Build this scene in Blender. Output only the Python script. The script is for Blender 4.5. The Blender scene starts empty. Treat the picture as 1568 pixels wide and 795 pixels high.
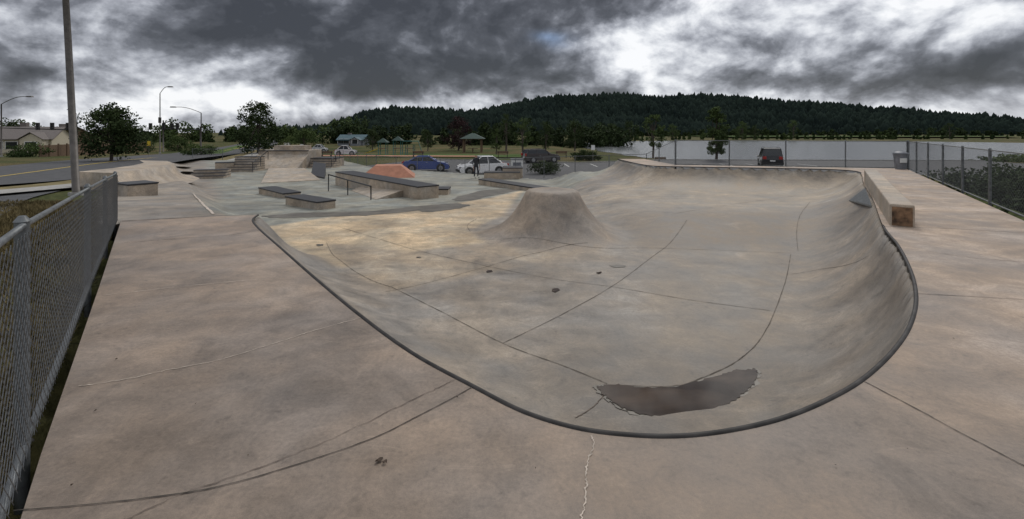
import bpy, math, random
import numpy as np
from mathutils import Vector, Matrix
random.seed(7); np.random.seed(7)
H=1.65; FO=700.0; HZ=203.0; CX=784.0
scene=bpy.context.scene

def P(u,v,z=0.0):
    Y=(H-z)*FO/(v-HZ); return ((u-CX)/FO*Y, Y, z)
def sm(t):
    t=np.clip(t,0,1); return t*t*(3-2*t)

# ------------------------------------------------------------------ materials
def new_mat(name):
    m=bpy.data.materials.new(name); m.use_nodes=True
    nt=m.node_tree; b=nt.nodes['Principled BSDF']; return m,nt,b
def N(nt,t,**k):
    n=nt.nodes.new(t)
    for a,v in k.items(): setattr(n,a,v)
    return n
def simple(name,col,rough=0.6,metal=0.0,var=0.25,scale=6.0,bump=0.0,spec=0.5):
    m,nt,b=new_mat(name)
    tc=N(nt,'ShaderNodeTexCoord'); no=N(nt,'ShaderNodeTexNoise'); no.inputs['Scale'].default_value=scale; no.inputs['Detail'].default_value=4
    nt.links.new(tc.outputs['Object'],no.inputs['Vector'])
    r=N(nt,'ShaderNodeValToRGB')
    r.color_ramp.elements[0].position=0.3; r.color_ramp.elements[1].position=0.7
    r.color_ramp.elements[0].color=(*[c*(1-var) for c in col],1); r.color_ramp.elements[1].color=(*[min(1,c*(1+var)) for c in col],1)
    nt.links.new(no.outputs['Fac'],r.inputs['Fac']); nt.links.new(r.outputs['Color'],b.inputs['Base Color'])
    b.inputs['Roughness'].default_value=rough; b.inputs['Metallic'].default_value=metal
    b.inputs['Specular IOR Level'].default_value=spec
    if bump>0:
        bp=N(nt,'ShaderNodeBump'); bp.inputs['Strength'].default_value=bump; bp.inputs['Distance'].default_value=0.02
        nt.links.new(no.outputs['Fac'],bp.inputs['Height']); nt.links.new(bp.outputs['Normal'],b.inputs['Normal'])
    return m
def concrete(name,col,use_attr=False,stain=0.55,bump=0.25,rough=0.72,xy_ramp=False):
    m,nt,b=new_mat(name); L=nt.links.new
    tc=N(nt,'ShaderNodeTexCoord')
    def noise(s,d=6,r=0.55,dist=0.0,vec=None):
        n=N(nt,'ShaderNodeTexNoise'); n.inputs['Scale'].default_value=s; n.inputs['Detail'].default_value=d
        n.inputs['Roughness'].default_value=r; n.inputs['Distortion'].default_value=dist
        L(vec or tc.outputs['Object'],n.inputs['Vector']); return n.outputs['Fac']
    def ramp(f,p0,v0,p1,v1):
        r=N(nt,'ShaderNodeMapRange'); r.inputs['From Min'].default_value=p0; r.inputs['From Max'].default_value=p1
        r.inputs['To Min'].default_value=v0; r.inputs['To Max'].default_value=v1; L(f,r.inputs['Value']); return r.outputs['Result']
    def mul(a,c):
        n=N(nt,'ShaderNodeMath',operation='MULTIPLY'); L(a,n.inputs[0]); L(c,n.inputs[1]); return n.outputs[0]
    mp=N(nt,'ShaderNodeMapping'); mp.inputs['Scale'].default_value=(0.45,1.5,1.0); mp.inputs['Rotation'].default_value=(0,0,0.5); L(tc.outputs['Object'],mp.inputs['Vector'])
    big=ramp(noise(0.55,6,0.62,0.6),0.36,1.0-stain*0.55,0.62,1.15)
    mid=ramp(noise(2.4,8,0.72,0.8),0.34,0.70,0.66,1.20)
    streak=ramp(noise(1.5,5,0.6,0.4,mp.outputs['Vector']),0.35,0.84,0.62,1.07)
    fine=ramp(noise(38,4,0.75),0.3,0.78,0.7,1.18)
    grit=ramp(noise(240,1,0.5),0.3,0.86,0.7,1.12)
    spots=ramp(noise(7.5,5,0.65),0.60,1.0,0.74,0.60)
    f=mul(mul(mul(big,mid),mul(streak,fine)),mul(grit,spots))
    sc=ramp(noise(5.0,7,0.78,1.5,mp.outputs['Vector']),0.58,0.0,0.75,0.45)
    base=N(nt,'ShaderNodeRGB'); base.outputs[0].default_value=(*col,1)
    bc=base.outputs[0]
    if xy_ramp:
        # base tone rises smoothly towards the right and the far end
        sx=N(nt,'ShaderNodeSeparateXYZ'); L(tc.outputs['Object'],sx.inputs[0])
        a_=ramp(sx.outputs[0],2.0,0.0,4.4,0.36); 
        b_=ramp(sx.outputs[1],2.5,0.0,6.5,0.12)
        s=N(nt,'ShaderNodeMath',operation='ADD'); L(a_,s.inputs[0]); L(b_,s.inputs[1])
        s2=N(nt,'ShaderNodeMath',operation='ADD'); L(s.outputs[0],s2.inputs[0]); s2.inputs[1].default_value=0.82
        f=mul(f,s2.outputs[0])
    hue=N(nt,'ShaderNodeMix',data_type='RGBA'); 
    L(ramp(noise(0.9,3),0.4,0,0.65,1),hue.inputs[0]); L(bc,hue.inputs[6]); hue.inputs[7].default_value=(col[0]*0.90,col[1]*0.98,col[2]*1.10,1)
    cur=hue.outputs[2]
    if use_attr:
        at=N(nt,'ShaderNodeAttribute'); at.attribute_name='tint'
        mm=N(nt,'ShaderNodeMix',data_type='RGBA',blend_type='MULTIPLY'); mm.inputs[0].default_value=1
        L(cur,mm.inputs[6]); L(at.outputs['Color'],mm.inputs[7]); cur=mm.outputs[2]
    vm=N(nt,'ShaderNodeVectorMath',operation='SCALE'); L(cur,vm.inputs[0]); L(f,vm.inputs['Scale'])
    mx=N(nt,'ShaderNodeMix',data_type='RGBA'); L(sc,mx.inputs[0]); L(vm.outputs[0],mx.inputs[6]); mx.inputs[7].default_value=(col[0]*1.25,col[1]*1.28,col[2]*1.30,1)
    L(mx.outputs[2],b.inputs['Base Color'])
    L(ramp(f,0.6,rough-0.16,1.1,rough+0.1),b.inputs['Roughness'])
    bp=N(nt,'ShaderNodeBump'); bp.inputs['Strength'].default_value=bump; bp.inputs['Distance'].default_value=0.01
    L(fine,bp.inputs['Height']); L(bp.outputs['Normal'],b.inputs['Normal'])
    return m
M_deck=concrete('deck_concrete',(0.345,0.264,0.198),xy_ramp=True)
M_bowl=concrete('bowl_concrete',(0.315,0.264,0.208),use_attr=True,stain=0.65)
M_ledge=concrete('ledge_concrete',(0.42,0.34,0.255),stain=0.3)
M_black=simple('black_ledge_top',(0.025,0.025,0.028),0.5)
M_coping=simple('coping_steel',(0.035,0.032,0.030),0.6,0.0,0.5,9,spec=.3)
M_joint=simple('joint_dark',(0.055,0.046,0.038),0.9,var=.5,scale=3)
M_jointf=simple('joint_faint',(0.11,0.092,0.072),0.9,var=.5,scale=1.5)
M_crack=simple('crack_filler',(0.50,0.43,0.36),0.9,var=0.35,scale=14)
M_crackd=simple('crack_dark',(0.13,0.10,0.08),0.9,var=0.4,scale=14)
M_galv=simple('galvanised_steel',(0.13,0.14,0.145),0.5,0.3,0.35,14)
M_wire=simple('galvanised_wire',(0.115,0.12,0.125),0.5,0.3,0.25,20)
M_asph=simple('asphalt',(0.06,0.06,0.062),0.8,var=0.3,scale=3,bump=0.2)
M_paint=simple('road_paint',(0.6,0.6,0.57),0.8)
M_orange=simple('terracotta_concrete',(0.42,0.19,0.12),0.8,var=0.2,scale=2)
M_bark=simple('bark',(0.07,0.055,0.045),0.9,bump=0.5,scale=12)
M_white=simple('white_paint',(0.7,0.7,0.68),0.4,var=0.06)
M_pole=simple('pole_metal',(0.10,0.09,0.08),0.55,0.2)
M_signal=simple('signal_black',(0.02,0.02,0.02),0.5)
M_roof=simple('shingle_roof',(0.16,0.14,0.13),0.9,scale=10)
M_cream=simple('cream_siding',(0.52,0.47,0.36),0.8,var=0.08)
M_glass=simple('window_glass',(0.02,0.024,0.028),0.08,var=0.1)
M_tyre=simple('tyre',(0.018,0.018,0.018),0.85)
M_rim=simple('rim',(0.35,0.35,0.36),0.3,0.8)
M_red=simple('tail_light',(0.35,0.02,0.015),0.25)
M_green=simple('green_roof',(0.02,0.05,0.04),0.7)
M_teal=simple('teal_plastic',(0.03,0.15,0.15),0.6)
M_blueroof=simple('blue_metal_roof',(0.04,0.09,0.11),0.6)
M_wood=simple('brown_wood',(0.14,0.09,0.055),0.8)
M_bin=simple('grey_plastic',(0.17,0.18,0.2),0.5)
M_yellow=simple('sign_yellow',(0.6,0.42,0.02),0.5)

# ------------------------------------------------------------------ builder
class B:
    def __init__(s): s.v=[]; s.f=[]; s.m=[]; s.mats=[]; s.smooth=[]
    def mi(s,mat):
        if mat not in s.mats: s.mats.append(mat)
        return s.mats.index(mat)
    def add(s,vs,fs,mat,smooth=False):
        o=len(s.v); s.v+= [tuple(map(float,q)) for q in vs]; i=s.mi(mat)
        for f in fs: s.f.append([o+a for a in f]); s.m.append(i); s.smooth.append(smooth)
    def hexa(s,b4,t4,mat):
        s.add(list(b4)+list(t4),[(3,2,1,0),(4,5,6,7),(0,1,5,4),(1,2,6,5),(2,3,7,6),(3,0,4,7)],mat)
    def box(s,c,d,mat,rz=0.0,top=1.0,topy=None):
        topy=top if topy is None else topy
        cr,sr=math.cos(rz),math.sin(rz)
        def q(x,y,z): return (c[0]+x*cr-y*sr,c[1]+x*sr+y*cr,c[2]+z)
        a,b_,h=d[0]/2,d[1]/2,d[2]
        s.hexa([q(-a,-b_,0),q(a,-b_,0),q(a,b_,0),q(-a,b_,0)],[q(-a*top,-b_*topy,h),q(a*top,-b_*topy,h),q(a*top,b_*topy,h),q(-a*top,b_*topy,h)],mat)
    def cyl(s,p0,p1,r0,r1,mat,n=10,cap=True):
        p0=Vector(p0);p1=Vector(p1); d=(p1-p0).normalized()
        up=Vector((0,0,1)) if abs(d.z)<0.95 else Vector((1,0,0))
        a=d.cross(up).normalized(); b_=d.cross(a)
        vs=[];fs=[]
        for p,r in ((p0,r0),(p1,r1)):
            for i in range(n):
                t=2*math.pi*i/n; vs.append(p+a*math.cos(t)*r+b_*math.sin(t)*r)
        for i in range(n):
            j=(i+1)%n; fs.append((i,j,n+j,n+i))
        s.add(vs,fs,mat,True)
        if cap: s.add(vs[:n],[tuple(range(n))],mat); s.add(vs[n:],[tuple(reversed(range(n)))],mat)
    def tube(s,pts,r,mat,n=8):
        rr=r if hasattr(r,'__len__') else [r]*len(pts)
        pts=[Vector(p) for p in pts]; vs=[];fs=[]
        for k,p in enumerate(pts):
            d=(pts[min(k+1,len(pts)-1)]-pts[max(k-1,0)]).normalized()
            up=Vector((0,0,1)) if abs(d.z)<0.95 else Vector((0,1,0))
            a=d.cross(up).normalized(); b_=d.cross(a)
            for i in range(n):
                t=2*math.pi*i/n; vs.append(p+a*math.cos(t)*rr[k]+b_*math.sin(t)*rr[k])
        for k in range(len(pts)-1):
            for i in range(n):
                j=(i+1)%n; fs.append((k*n+i,k*n+j,(k+1)*n+j,(k+1)*n+i))
        fs.append(tuple(range(n))); fs.append(tuple((len(pts)-1)*n+i for i in reversed(range(n))))
        s.add(vs,fs,mat,True)
    def make(s,name,loc=(0,0,0),rz=0,bevel=0):
        me=bpy.data.meshes.new(name); me.from_pydata(s.v,[],s.f)
        for m in s.mats: me.materials.append(m)
        me.polygons.foreach_set('material_index',s.m); me.polygons.foreach_set('use_smooth',s.smooth)
        me.update()
        o=bpy.data.objects.new(name,me); scene.collection.objects.link(o); o.location=loc; o.rotation_euler=(0,0,rz)
        if bevel:
            bv=o.modifiers.new('bevel','BEVEL'); bv.width=bevel; bv.segments=2; bv.limit_method='ANGLE'
        return o
def np_mesh(name,verts,faces,mat,smooth=False,tint=None):
    me=bpy.data.meshes.new(name)
    verts=np.asarray(verts,dtype=np.float32); faces=np.asarray(faces,dtype=np.int32)
    k=faces.shape[1]
    me.vertices.add(len(verts)); me.vertices.foreach_set('co',verts.ravel())
    me.loops.add(faces.size); me.loops.foreach_set('vertex_index',faces.ravel())
    me.polygons.add(len(faces)); me.polygons.foreach_set('loop_start',np.arange(0,faces.size,k,dtype=np.int32))
    me.update(calc_edges=True)
    if smooth: me.polygons.foreach_set('use_smooth',np.ones(len(faces),dtype=bool))
    for m in (mat if isinstance(mat,list) else [mat]): me.materials.append(m)
    if tint is not None:
        a=me.color_attributes.new('tint','FLOAT_COLOR','POINT'); c=np.ones((len(verts),4),dtype=np.float32); c[:,:3]=tint
        a.data.foreach_set('color',c.ravel())
    o=bpy.data.objects.new(name,me); scene.collection.objects.link(o); return o

# ------------------------------------------------------------------ coping outline
cop_px=[(395,329),(387,337),(396,350),(430,380),(480,424),(550,482),(630,540),(725,592),(800,630),(880,655),(960,666),(1040,668),(1120,659),(1200,640),(1270,611),(1325,578),(1370,535),(1395,495),(1403,455),(1395,415),(1375,375),(1352,345)]
ctrl=[P(*q)[:2] for q in cop_px]+[(9.0,11.4),(11.4,14.8),(13.7,17.9),(14.6,19.3),(14.5,20.2),(13.6,20.7),(10.5,21.5),(8.0,22.1),(7.0,22.6),(6.7,23.6),(6.6,26.0),(6.6,28.5)]
def catmull(p,n=8):
    out=[]; p=[p[0]]+list(p)+[p[-1]]
    for i in range(1,len(p)-2):
        a,b,c,d=[np.array(q,float) for q in p[i-1:i+3]]
        for k in range(n):
            t=k/n
            out.append(0.5*((2*b)+(-a+c)*t+(2*a-5*b+4*c-d)*t*t+(-a+3*b-3*c+d)*t**3))
    out.append(np.array(p[-2],float)); return out
cop=np.array(catmull(ctrl,7))
park=list(map(tuple,cop))+[(-4.0,37.0),(-13,43),(-22,57),(-38,54),(-26,30),(-13.5,15.2),(-7.35,8.6)]
park=np.array(park)
def seg_dist(x,y,poly,closed=False):
    d=np.full(x.shape,1e9)
    n=len(poly)
    for i in range(n if closed else n-1):
        a=poly[i]; b=poly[(i+1)%n]; ab=b-a; L2=ab@ab+1e-12
        t=np.clip(((x-a[0])*ab[0]+(y-a[1])*ab[1])/L2,0,1)
        d=np.minimum(d,np.hypot(x-a[0]-t*ab[0],y-a[1]-t*ab[1]))
    return d
def inside(x,y,poly):
    r=np.zeros(x.shape,bool); n=len(poly)
    for i in range(n):
        a=poly[i]; b=poly[(i+1)%n]
        if a[1]==b[1]: continue
        c=((a[1]>y)!=(b[1]>y)) & (x<(b[0]-a[0])*(y-a[1])/(b[1]-a[1])+a[0]); r^=c
    return r
deck=np.array(list(map(tuple,cop))+[(8.25,28.5),(8.35,23.3),(18.0,20.9),(9.58,8.56),(3.83,0.0),(3.8,-4),(-1.7,-4),(-1.62,1.36),(-2.42,2.35),(-4.40,4.87),(-7.35,8.6)])
T=2.1; D0=1.25; R0=(T*T+D0*D0)/(2*D0)
VC=(1.15,13.1)
def base_floor(x,y):
    st=-1.25-0.42*sm((y-15)/16)
    w=sm((x-2.2)/2.5)*sm((y-11.2)/3.6)
    st=st*(1-w)-0.92*w
    q=x-(-5.6-(y-8.9)*0.78)
    zl=-0.02-0.75*sm((y-8.7)/11)-0.4*sm((y-20)/12)
    k=sm((q+0.1)/1.6)
    return zl*(1-k)+st*k
def trans_w(x,y):
    return 2.1-0.62*sm((x-1.2)/1.6)*sm((14-y)/4)
def floor_z(x,y):
    x=np.asarray(x,float); y=np.asarray(y,float)
    F=base_floor(x,y)
    d=seg_dist(x,y,cop); t=np.clip(1-d/trans_w(x,y),0,1)
    g=(R0-np.sqrt(R0*R0-(T*t)**2))/D0
    z=F+(-0.012-F)*g
    r=np.hypot((x-VC[0]),(y-VC[1])); rb=2.2; rt=0.74
    tt=np.clip((rb-r)/(rb-rt),0,1)
    c_=0.82; vg=np.where(tt>=1,1.0,(1-np.sqrt(np.maximum(0,1-(tt*c_)**2)))/(1-math.sqrt(1-c_**2)))
    z=np.maximum(z,z+(0.0-z)*vg)
    return z
def fz(x,y): return float(floor_z(np.array([x]),np.array([y]))[0])
def PF(u,v):
    z=-1.3
    for _ in range(14):
        x,y,_z=P(u,v,z); z=0.5*z+0.5*fz(x,y)
    return P(u,v,z)

xs=np.concatenate([np.arange(-39,-8,0.4),np.arange(-8,16,0.1)])
ys=np.concatenate([np.arange(2.0,14,0.09),np.arange(14,24,0.12),np.arange(24,58,0.4)])
X,Y=np.meshgrid(xs,ys); 
Z=floor_z(X,Y); ins=inside(X,Y,park); dall=seg_dist(X,Y,park,True); ind=inside(X,Y,deck)
Z=np.where((~ins)&ind,-0.03-np.minimum(dall*2.5,0.9),Z)
nx,ny=len(xs),len(ys)
idx=np.arange(nx*ny).reshape(ny,nx)
q=np.stack([idx[:-1,:-1],idx[:-1,1:],idx[1:,1:],idx[1:,:-1]],-1).reshape(-1,4)
keepv=(ins|(dall<0.35))
kf=keepv.ravel()[q].all(1); q=q[kf]
tint=np.ones((ny,nx,3))
def zone(poly_px,col,soft=0.06,world=False):
    pl=np.array([PF(*p)[:2] for p in poly_px]) if not world else np.array(poly_px)
    d=seg_dist(X,Y,pl,True); i=inside(X,Y,pl); w=sm(np.where(i,d,-d)/soft*0.5+0.5)[...,None]
    tint[:]=tint*(1-w)+np.array(col)*w
street=[(-39,58),(-14,22),(-11.2,16.6),(-6.4,9.6),(-5.2,9.6),(-4.6,10.6),(-2.2,14.5),(1.5,22),(6.5,29),(-4,38),(-13,44),(-22,57)]
zone(street,(0.95,1.08,1.10),0.3,True)
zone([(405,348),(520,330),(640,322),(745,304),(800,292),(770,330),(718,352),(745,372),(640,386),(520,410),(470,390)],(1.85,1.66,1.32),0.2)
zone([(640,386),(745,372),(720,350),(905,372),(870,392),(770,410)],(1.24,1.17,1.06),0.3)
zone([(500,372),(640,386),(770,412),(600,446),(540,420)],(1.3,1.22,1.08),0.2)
zone([(3.2,11.4),(9.6,11.6),(10.8,14.3),(6.5,15.0),(3.4,14.4)],(0.86,0.83,0.8),0.5,True)
v_r=np.hypot(X-VC[0],Y-VC[1]); w=sm((2.2-v_r)/0.4)[...,None]; tint[:]=tint*(1-w)+np.array((1.04,0.99,0.95))*w
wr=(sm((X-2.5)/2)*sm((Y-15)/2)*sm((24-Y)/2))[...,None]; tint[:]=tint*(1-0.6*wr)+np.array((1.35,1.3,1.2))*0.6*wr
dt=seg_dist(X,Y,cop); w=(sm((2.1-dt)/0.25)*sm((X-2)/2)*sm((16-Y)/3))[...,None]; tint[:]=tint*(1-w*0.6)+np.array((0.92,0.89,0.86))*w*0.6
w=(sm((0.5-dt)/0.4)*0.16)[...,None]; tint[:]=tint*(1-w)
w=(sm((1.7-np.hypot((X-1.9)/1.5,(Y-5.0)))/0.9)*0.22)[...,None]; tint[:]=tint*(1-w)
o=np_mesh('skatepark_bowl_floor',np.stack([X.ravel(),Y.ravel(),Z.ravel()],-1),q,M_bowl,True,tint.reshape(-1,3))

b=B(); n=len(deck)
b.add([(x,y,0) for x,y in deck],[tuple(range(n))],M_deck)
od=b.make('skatepark_deck')
b=B(); b.tube([(x,y,-0.006) for x,y in cop[:21*7+1]],0.019,M_coping,10); b.make('steel_coping')
b=B(); b.tube([(x,y,-0.006) for x,y in cop[21*7+24:]],0.022,M_coping,8); b.make('steel_coping')

# ------------------------------------------------------------------ joints & cracks
def strip(bb,pts,w,mat,zf=None,jit=0.0,lift=0.004,n=10,wj=0.0):
    pp=np.array(catmull([p[:2] for p in pts],n))
    if jit:
        k=len(pp); nz=np.cumsum(np.random.randn(k,2)*jit,0); nz-=np.linspace(0,1,k)[:,None]*nz[-1]; pp=pp+nz*0.6+np.random.randn(k,2)*jit*0.5
    vs=[];fs=[]
    for i,p in enumerate(pp):
        d=pp[min(i+1,len(pp)-1)]-pp[max(i-1,0)]; d/=np.linalg.norm(d)+1e-9; nn=np.array([-d[1],d[0]])
        ww=w*(1+wj*random.uniform(-1,1))
        for s in (-0.5,0.5):
            qx,qy=p+nn*ww*s; z=(fz(qx,qy) if zf else 0)+lift; vs.append((qx,qy,z))
    for i in range(len(pp)-1): fs.append((2*i,2*i+1,2*i+3,2*i+2))
    bb.add(vs,fs,mat)
b=B()
for pts,w in (([(20,783),(180,768),(350,742),(550,680),(640,638),(722,594)],0.006),([(1322,584),(1400,625),(1480,668),(1568,714),(1680,770)],0.006),
              ([(1403,450),(1480,454),(1568,459),(1600,460)],0.007),([(186,339),(260,335),(330,331),(388,329)],0.03),([(1354,347),(1450,350),(1568,357)],0.010)):
    strip(b,[P(*p) for p in pts],w,M_joint,n=12,jit=0.0012,wj=.4)
b.make('deck_joints')
b=B()
for pts,w,m in (([(118,592),(200,580),(260,568),(340,553),(420,528),(480,508),(552,487)],0.0055,M_crack),([(905,668),(902,690),(890,720),(893,755),(885,795),(880,850)],0.0060,M_crack),
              ([(180,800),(300,752),(420,710),(560,650),(640,610),(700,580)],0.0038,M_crackd),([(160,452),(270,440),(395,428)],0.006,M_crack),
              ([(190,372),(270,366),(350,360),(400,352)],0.010,M_crackd),([(1420,385),(1490,395),(1568,402)],0.006,M_crackd)):
    strip(b,[P(*p) for p in pts],w,m,n=16,jit=0.005,wj=0.6)
b.make('deck_cracks')
b=B()
for pts,w in (([(1211,390),(1203,430),(1188,475),(1165,520),(1130,553),(1080,578),(1030,592),(935,590)],0.011),
              ([(1052,337),(1030,368),(990,400),(940,437),(860,482),(770,526)],0.010),([(600,440),(680,480),(770,526),(860,560),(930,588)],0.0098),
              ([(520,348),(580,366),(640,384),(700,398),(770,413),(850,428),(940,440),(1060,460),(1180,476)],0.010),
              ([(900,372),(820,388),(740,410),(660,432),(590,447)],0.010),([(724,366),(860,372),(1000,380),(1211,388)],0.009),
              ([(500,372),(515,395),(560,425),(600,440)],0.010),([(1030,328),(1130,312),(1220,300)],0.012),([(1222,385),(1222,340),(1240,310)],0.010),([(720,355),(716,345),(730,335)],0.012),
              ([(1205,420),(1260,412),(1330,392)],0.009)):
    strip(b,[PF(*p) for p in pts],w,M_jointf,zf=True,jit=0.002,n=14,wj=0.5,lift=0.006)
strip(b,[PF(*p) for p in ((930,590),(915,615),(880,640))],0.010,M_crackd,zf=True,jit=0.004,n=14,lift=0.006)
b.make('bowl_joints')
b=B()
strip(b,[PF(*p) for p in ((296,297),(308,312),(326,329))],0.05,M_crack,zf=True,jit=0.01,n=14,lift=0.01)
b.make('slab_edge_seam')

def puddle(name,px,mat,z=None,n=6,jit=0.012,lift=.008,grow=1.0):
    pts=[np.array((PF(*p) if z is None else P(p[0],p[1],z))[:2]) for p in px]; c0=sum(pts)/len(pts); pts=[c0+(p-c0)*grow for p in pts]; pts.append(pts[0])
    pp=catmull(pts,n)[:-1]; pp=[p+np.random.randn(2)*jit for p in pp]
    bb=B(); bb.add([(p[0],p[1],(fz(*p) if z is None else z)+lift) for p in pp],[tuple(range(len(pp)))],mat); return bb.make(name)
mw,nt,bs=new_mat('puddle_water'); bs.inputs['Roughness'].default_value=0.05; bs.inputs['IOR'].default_value=1.33
no=N(nt,'ShaderNodeTexNoise'); no.inputs['Scale'].default_value=3; no.inputs['Detail'].default_value=7; no.inputs['Distortion'].default_value=.6; cr=N(nt,'ShaderNodeValToRGB'); cr.color_ramp.elements[0].position=.35; cr.color_ramp.elements[1].position=.65; cr.color_ramp.elements[0].color=(0.034,0.023,0.015,1); cr.color_ramp.elements[1].color=(0.085,0.060,0.042,1)
nt.links.new(no.outputs['Fac'],cr.inputs['Fac']); nt.links.new(cr.outputs['Color'],bs.inputs['Base Color'])
M_pud=mw
ZP=-1.25
M_damp=simple('damp_concrete',(0.13,0.115,0.092),0.4,scale=2,var=.35)
pudpx=[(912,593),(935,590),(985,595),(1040,592),(1085,580),(1125,569),(1156,567),(1160,577),(1150,594),(1125,614),(1085,630),(1030,638),(985,636),(950,624),(925,606)]
puddle('damp_patch',pudpx,M_damp,z=ZP,lift=.008,jit=.018,grow=1.03)
puddle('puddle',pudpx,M_pud,z=ZP,lift=.014,jit=.012,n=8)
for pl in ([(843,443),(852,440),(858,444),(854,449),(845,448)],[(928,407),(945,405),(962,408),(945,411)],[(742,415),(752,413),(755,417),(745,418)],[(913,417),(920,416),(922,420),(914,420)],[(483,374),(495,374),(496,377),(484,377)],[(636,394),(644,393),(644,396)]):
    puddle('wet_stain',pl,M_damp if pl[0][0] in(928,636,483) else M_pud,jit=0.016,n=5,grow=.75)
puddle('wet_stain',[(400,331),(470,326),(560,324),(640,316),(700,312),(716,316),(640,323),(560,330),(480,333),(420,334)],M_damp,jit=0.05)
puddle('wet_stain',[(690,306),(740,292),(800,290),(760,298),(715,308)],M_damp,jit=0.05)
puddle('wet_stain',[(640,322),(680,318),(710,318),(690,321),(655,325)],M_damp,jit=0.05)
b=B()
M_leafd=simple('dead_leaf',(0.05,0.032,0.02),0.8)
def leaf(bb,u,v,s):
    x,y,z=P(u,v); k=7; a0=random.random()*6
    b_=[(x+math.cos(a0+i*2*math.pi/k)*s*random.uniform(0.4,1),y+math.sin(a0+i*2*math.pi/k)*s*random.uniform(0.4,1),z+0.006+random.random()*0.010) for i in range(k)]
    bb.add(b_,[tuple(range(k))],M_leafd)
for u,v,s in ((583,706,.024),(590,710,.018),(578,709,.016),(146,631,.012),(178,552,.010),(220,590,.007),(1285,480,.007),(110,745,.008),(700,610,.006),(1460,520,.007),(1280,715,.005),(430,560,.006),(300,620,.007),(380,700,.005),(820,720,.004),(1390,690,.004)):
    leaf(b,u,v,s)
b.make('fallen_leaves')

# ------------------------------------------------------------------ skate features
def ledge(a,c,width,h,name='skate_ledge',ztop=None,slab=0.06,zb=None):
    a=Vector(a[:2]); c=Vector(c[:2]); d=(c-a); L=d.length; rz=math.atan2(d.y,d.x); m=(a+c)/2
    z0=min(fz(a.x,a.y),fz(c.x,c.y)) if zb is None else zb
    bb=B(); bb.box((m.x,m.y,z0-0.25),(L,width,h+0.25-slab),M_ledge,rz); bb.box((m.x,m.y,z0+h-slab+0.002),(L+0.04,width+0.04,slab),M_black,rz)
    return bb.make(name,bevel=0.012)
bb=B()
A0=Vector((6.78,8.05)); A1=Vector((11.6,14.9)); dd=(A1-A0).normalized(); nn=Vector((dd.y,-dd.x))
p=[A0-nn*0.10,A0+nn*0.24,A1+nn*0.24,A1-nn*0.10]
bb.hexa([(q_.x,q_.y,-0.25) for q_ in p],[(p[0].x,p[0].y,0.39),(p[1].x,p[1].y,0.39),(p[2].x,p[2].y,0.44),(p[3].x,p[3].y,0.44)],M_ledge)
bb.make('concrete_parapet',bevel=0.03)
bb=B(); e=A0-dd*0.004
M_rust=simple('rusty_stain',(0.17,0.10,0.055),0.8,var=0.7,scale=9)
p0=e-nn*0.07; p1=e+nn*0.21
bb.add([(p0.x,p0.y,0.01),(p1.x,p1.y,0.01),(p1.x,p1.y,0.34),(p0.x,p0.y,0.34)],[(0,1,2,3)],M_rust); bb.make('parapet_end_plate')
bb=B()
tri=[PF(1300,308),PF(1335,318),PF(1325,300)]
bb.hexa([tri[0],tri[1],tri[2],tri[2]],[(tri[0][0],tri[0][1],tri[0][2]+.03),(tri[1][0],tri[1][1],tri[1][2]+.05),(tri[2][0],tri[2][1],tri[2][2]+.22),(tri[2][0]+.02,tri[2][1],tri[2][2]+.22)],M_galv)
bb.make('steel_corner_wedge')
ledge(PF(656,304),PF(527,283),1.1,0.86)
def bank(name,b4,t4,mat=None):
    bb=B(); bb.hexa(b4,t4,mat or M_ledge); bb.make(name,bevel=0.01)
def lift(p,h,dx=0,dy=0): return (p[0]+dx,p[1]+dy,p[2]+h)
q0,q1,q2,q3=PF(538,292),PF(575,306),PF(622,301),PF(570,288)
bank('skate_kicker_ramp',[lift(q0,-.1),lift(q1,-.1),lift(q2,-.1),lift(q3,-.1)],[lift(q0,.02),lift(q1,.02),lift(q2,.36),lift(q3,.36)])
ledge(PF(451,312),PF(500,320),0.75,0.36)
ledge(PF(409,296),PF(447,303),0.8,0.34)
ledge(PF(664,297),PF(688,297),1.0,0.32)
bb=B(); r0=PF(503,293); r1=PF(568,306)
zt=max(r0[2],r1[2])+0.62
bb.tube([(r0[0],r0[1],r0[2]),(r0[0],r0[1],zt+.12)],0.03,M_signal); bb.tube([(r1[0],r1[1],r1[2]),(r1[0],r1[1],zt-.02)],0.03,M_signal)
m_=[(r0[i]+r1[i])/2 for i in range(3)]; bb.tube([(m_[0],m_[1],m_[2]),(m_[0],m_[1],zt+.05)],0.03,M_signal)
bb.tube([(r0[0],r0[1],zt+.12),(r1[0],r1[1],zt-.02)],0.035,M_signal); bb.make('grind_rail')
ledge(P(186,297,-0.5),P(232,297,-0.6),1.1,0.42,zb=-0.55)
q0,q1,q2,q3=PF(476,270),PF(497,274),PF(499,268),PF(480,264)
bank('skate_kicker_ramp',[lift(q,-.1) for q in (q0,q1,q2,q3)],[lift(q0,.1),lift(q1,.1),lift(q2,.9),lift(q3,.9)],M_black)
c=PF(588,272)
bb=B(); bb.box((c[0],c[1]+1.2,c[2]-0.1),(4.2,3.6,0.95),M_orange,0.2,0.45); bb.make('skate_pyramid',bevel=0.01)
a=P(742,272,-1.62); c=P(796,272,-1.62)
ledge(a,c,1.3,0.5,zb=-1.68); ledge(P(770,270,-1.62),P(800,270,-1.62),1.8,0.75,zb=-1.66)
ledge(PF(742,282),PF(948,292),0.9,0.36)
bb=B(); vs=[];fs=[];ns=9
tl=[(-17.4,20.0),(-17.6,22),(-18.2,24.0),(-19.2,26.0),(-21.5,28.5)]; bl=[(-15.4,19.0),(-15.9,21.4),(-16.8,24.0),(-18.3,26.8),(-20.8,29.6)]
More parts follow.
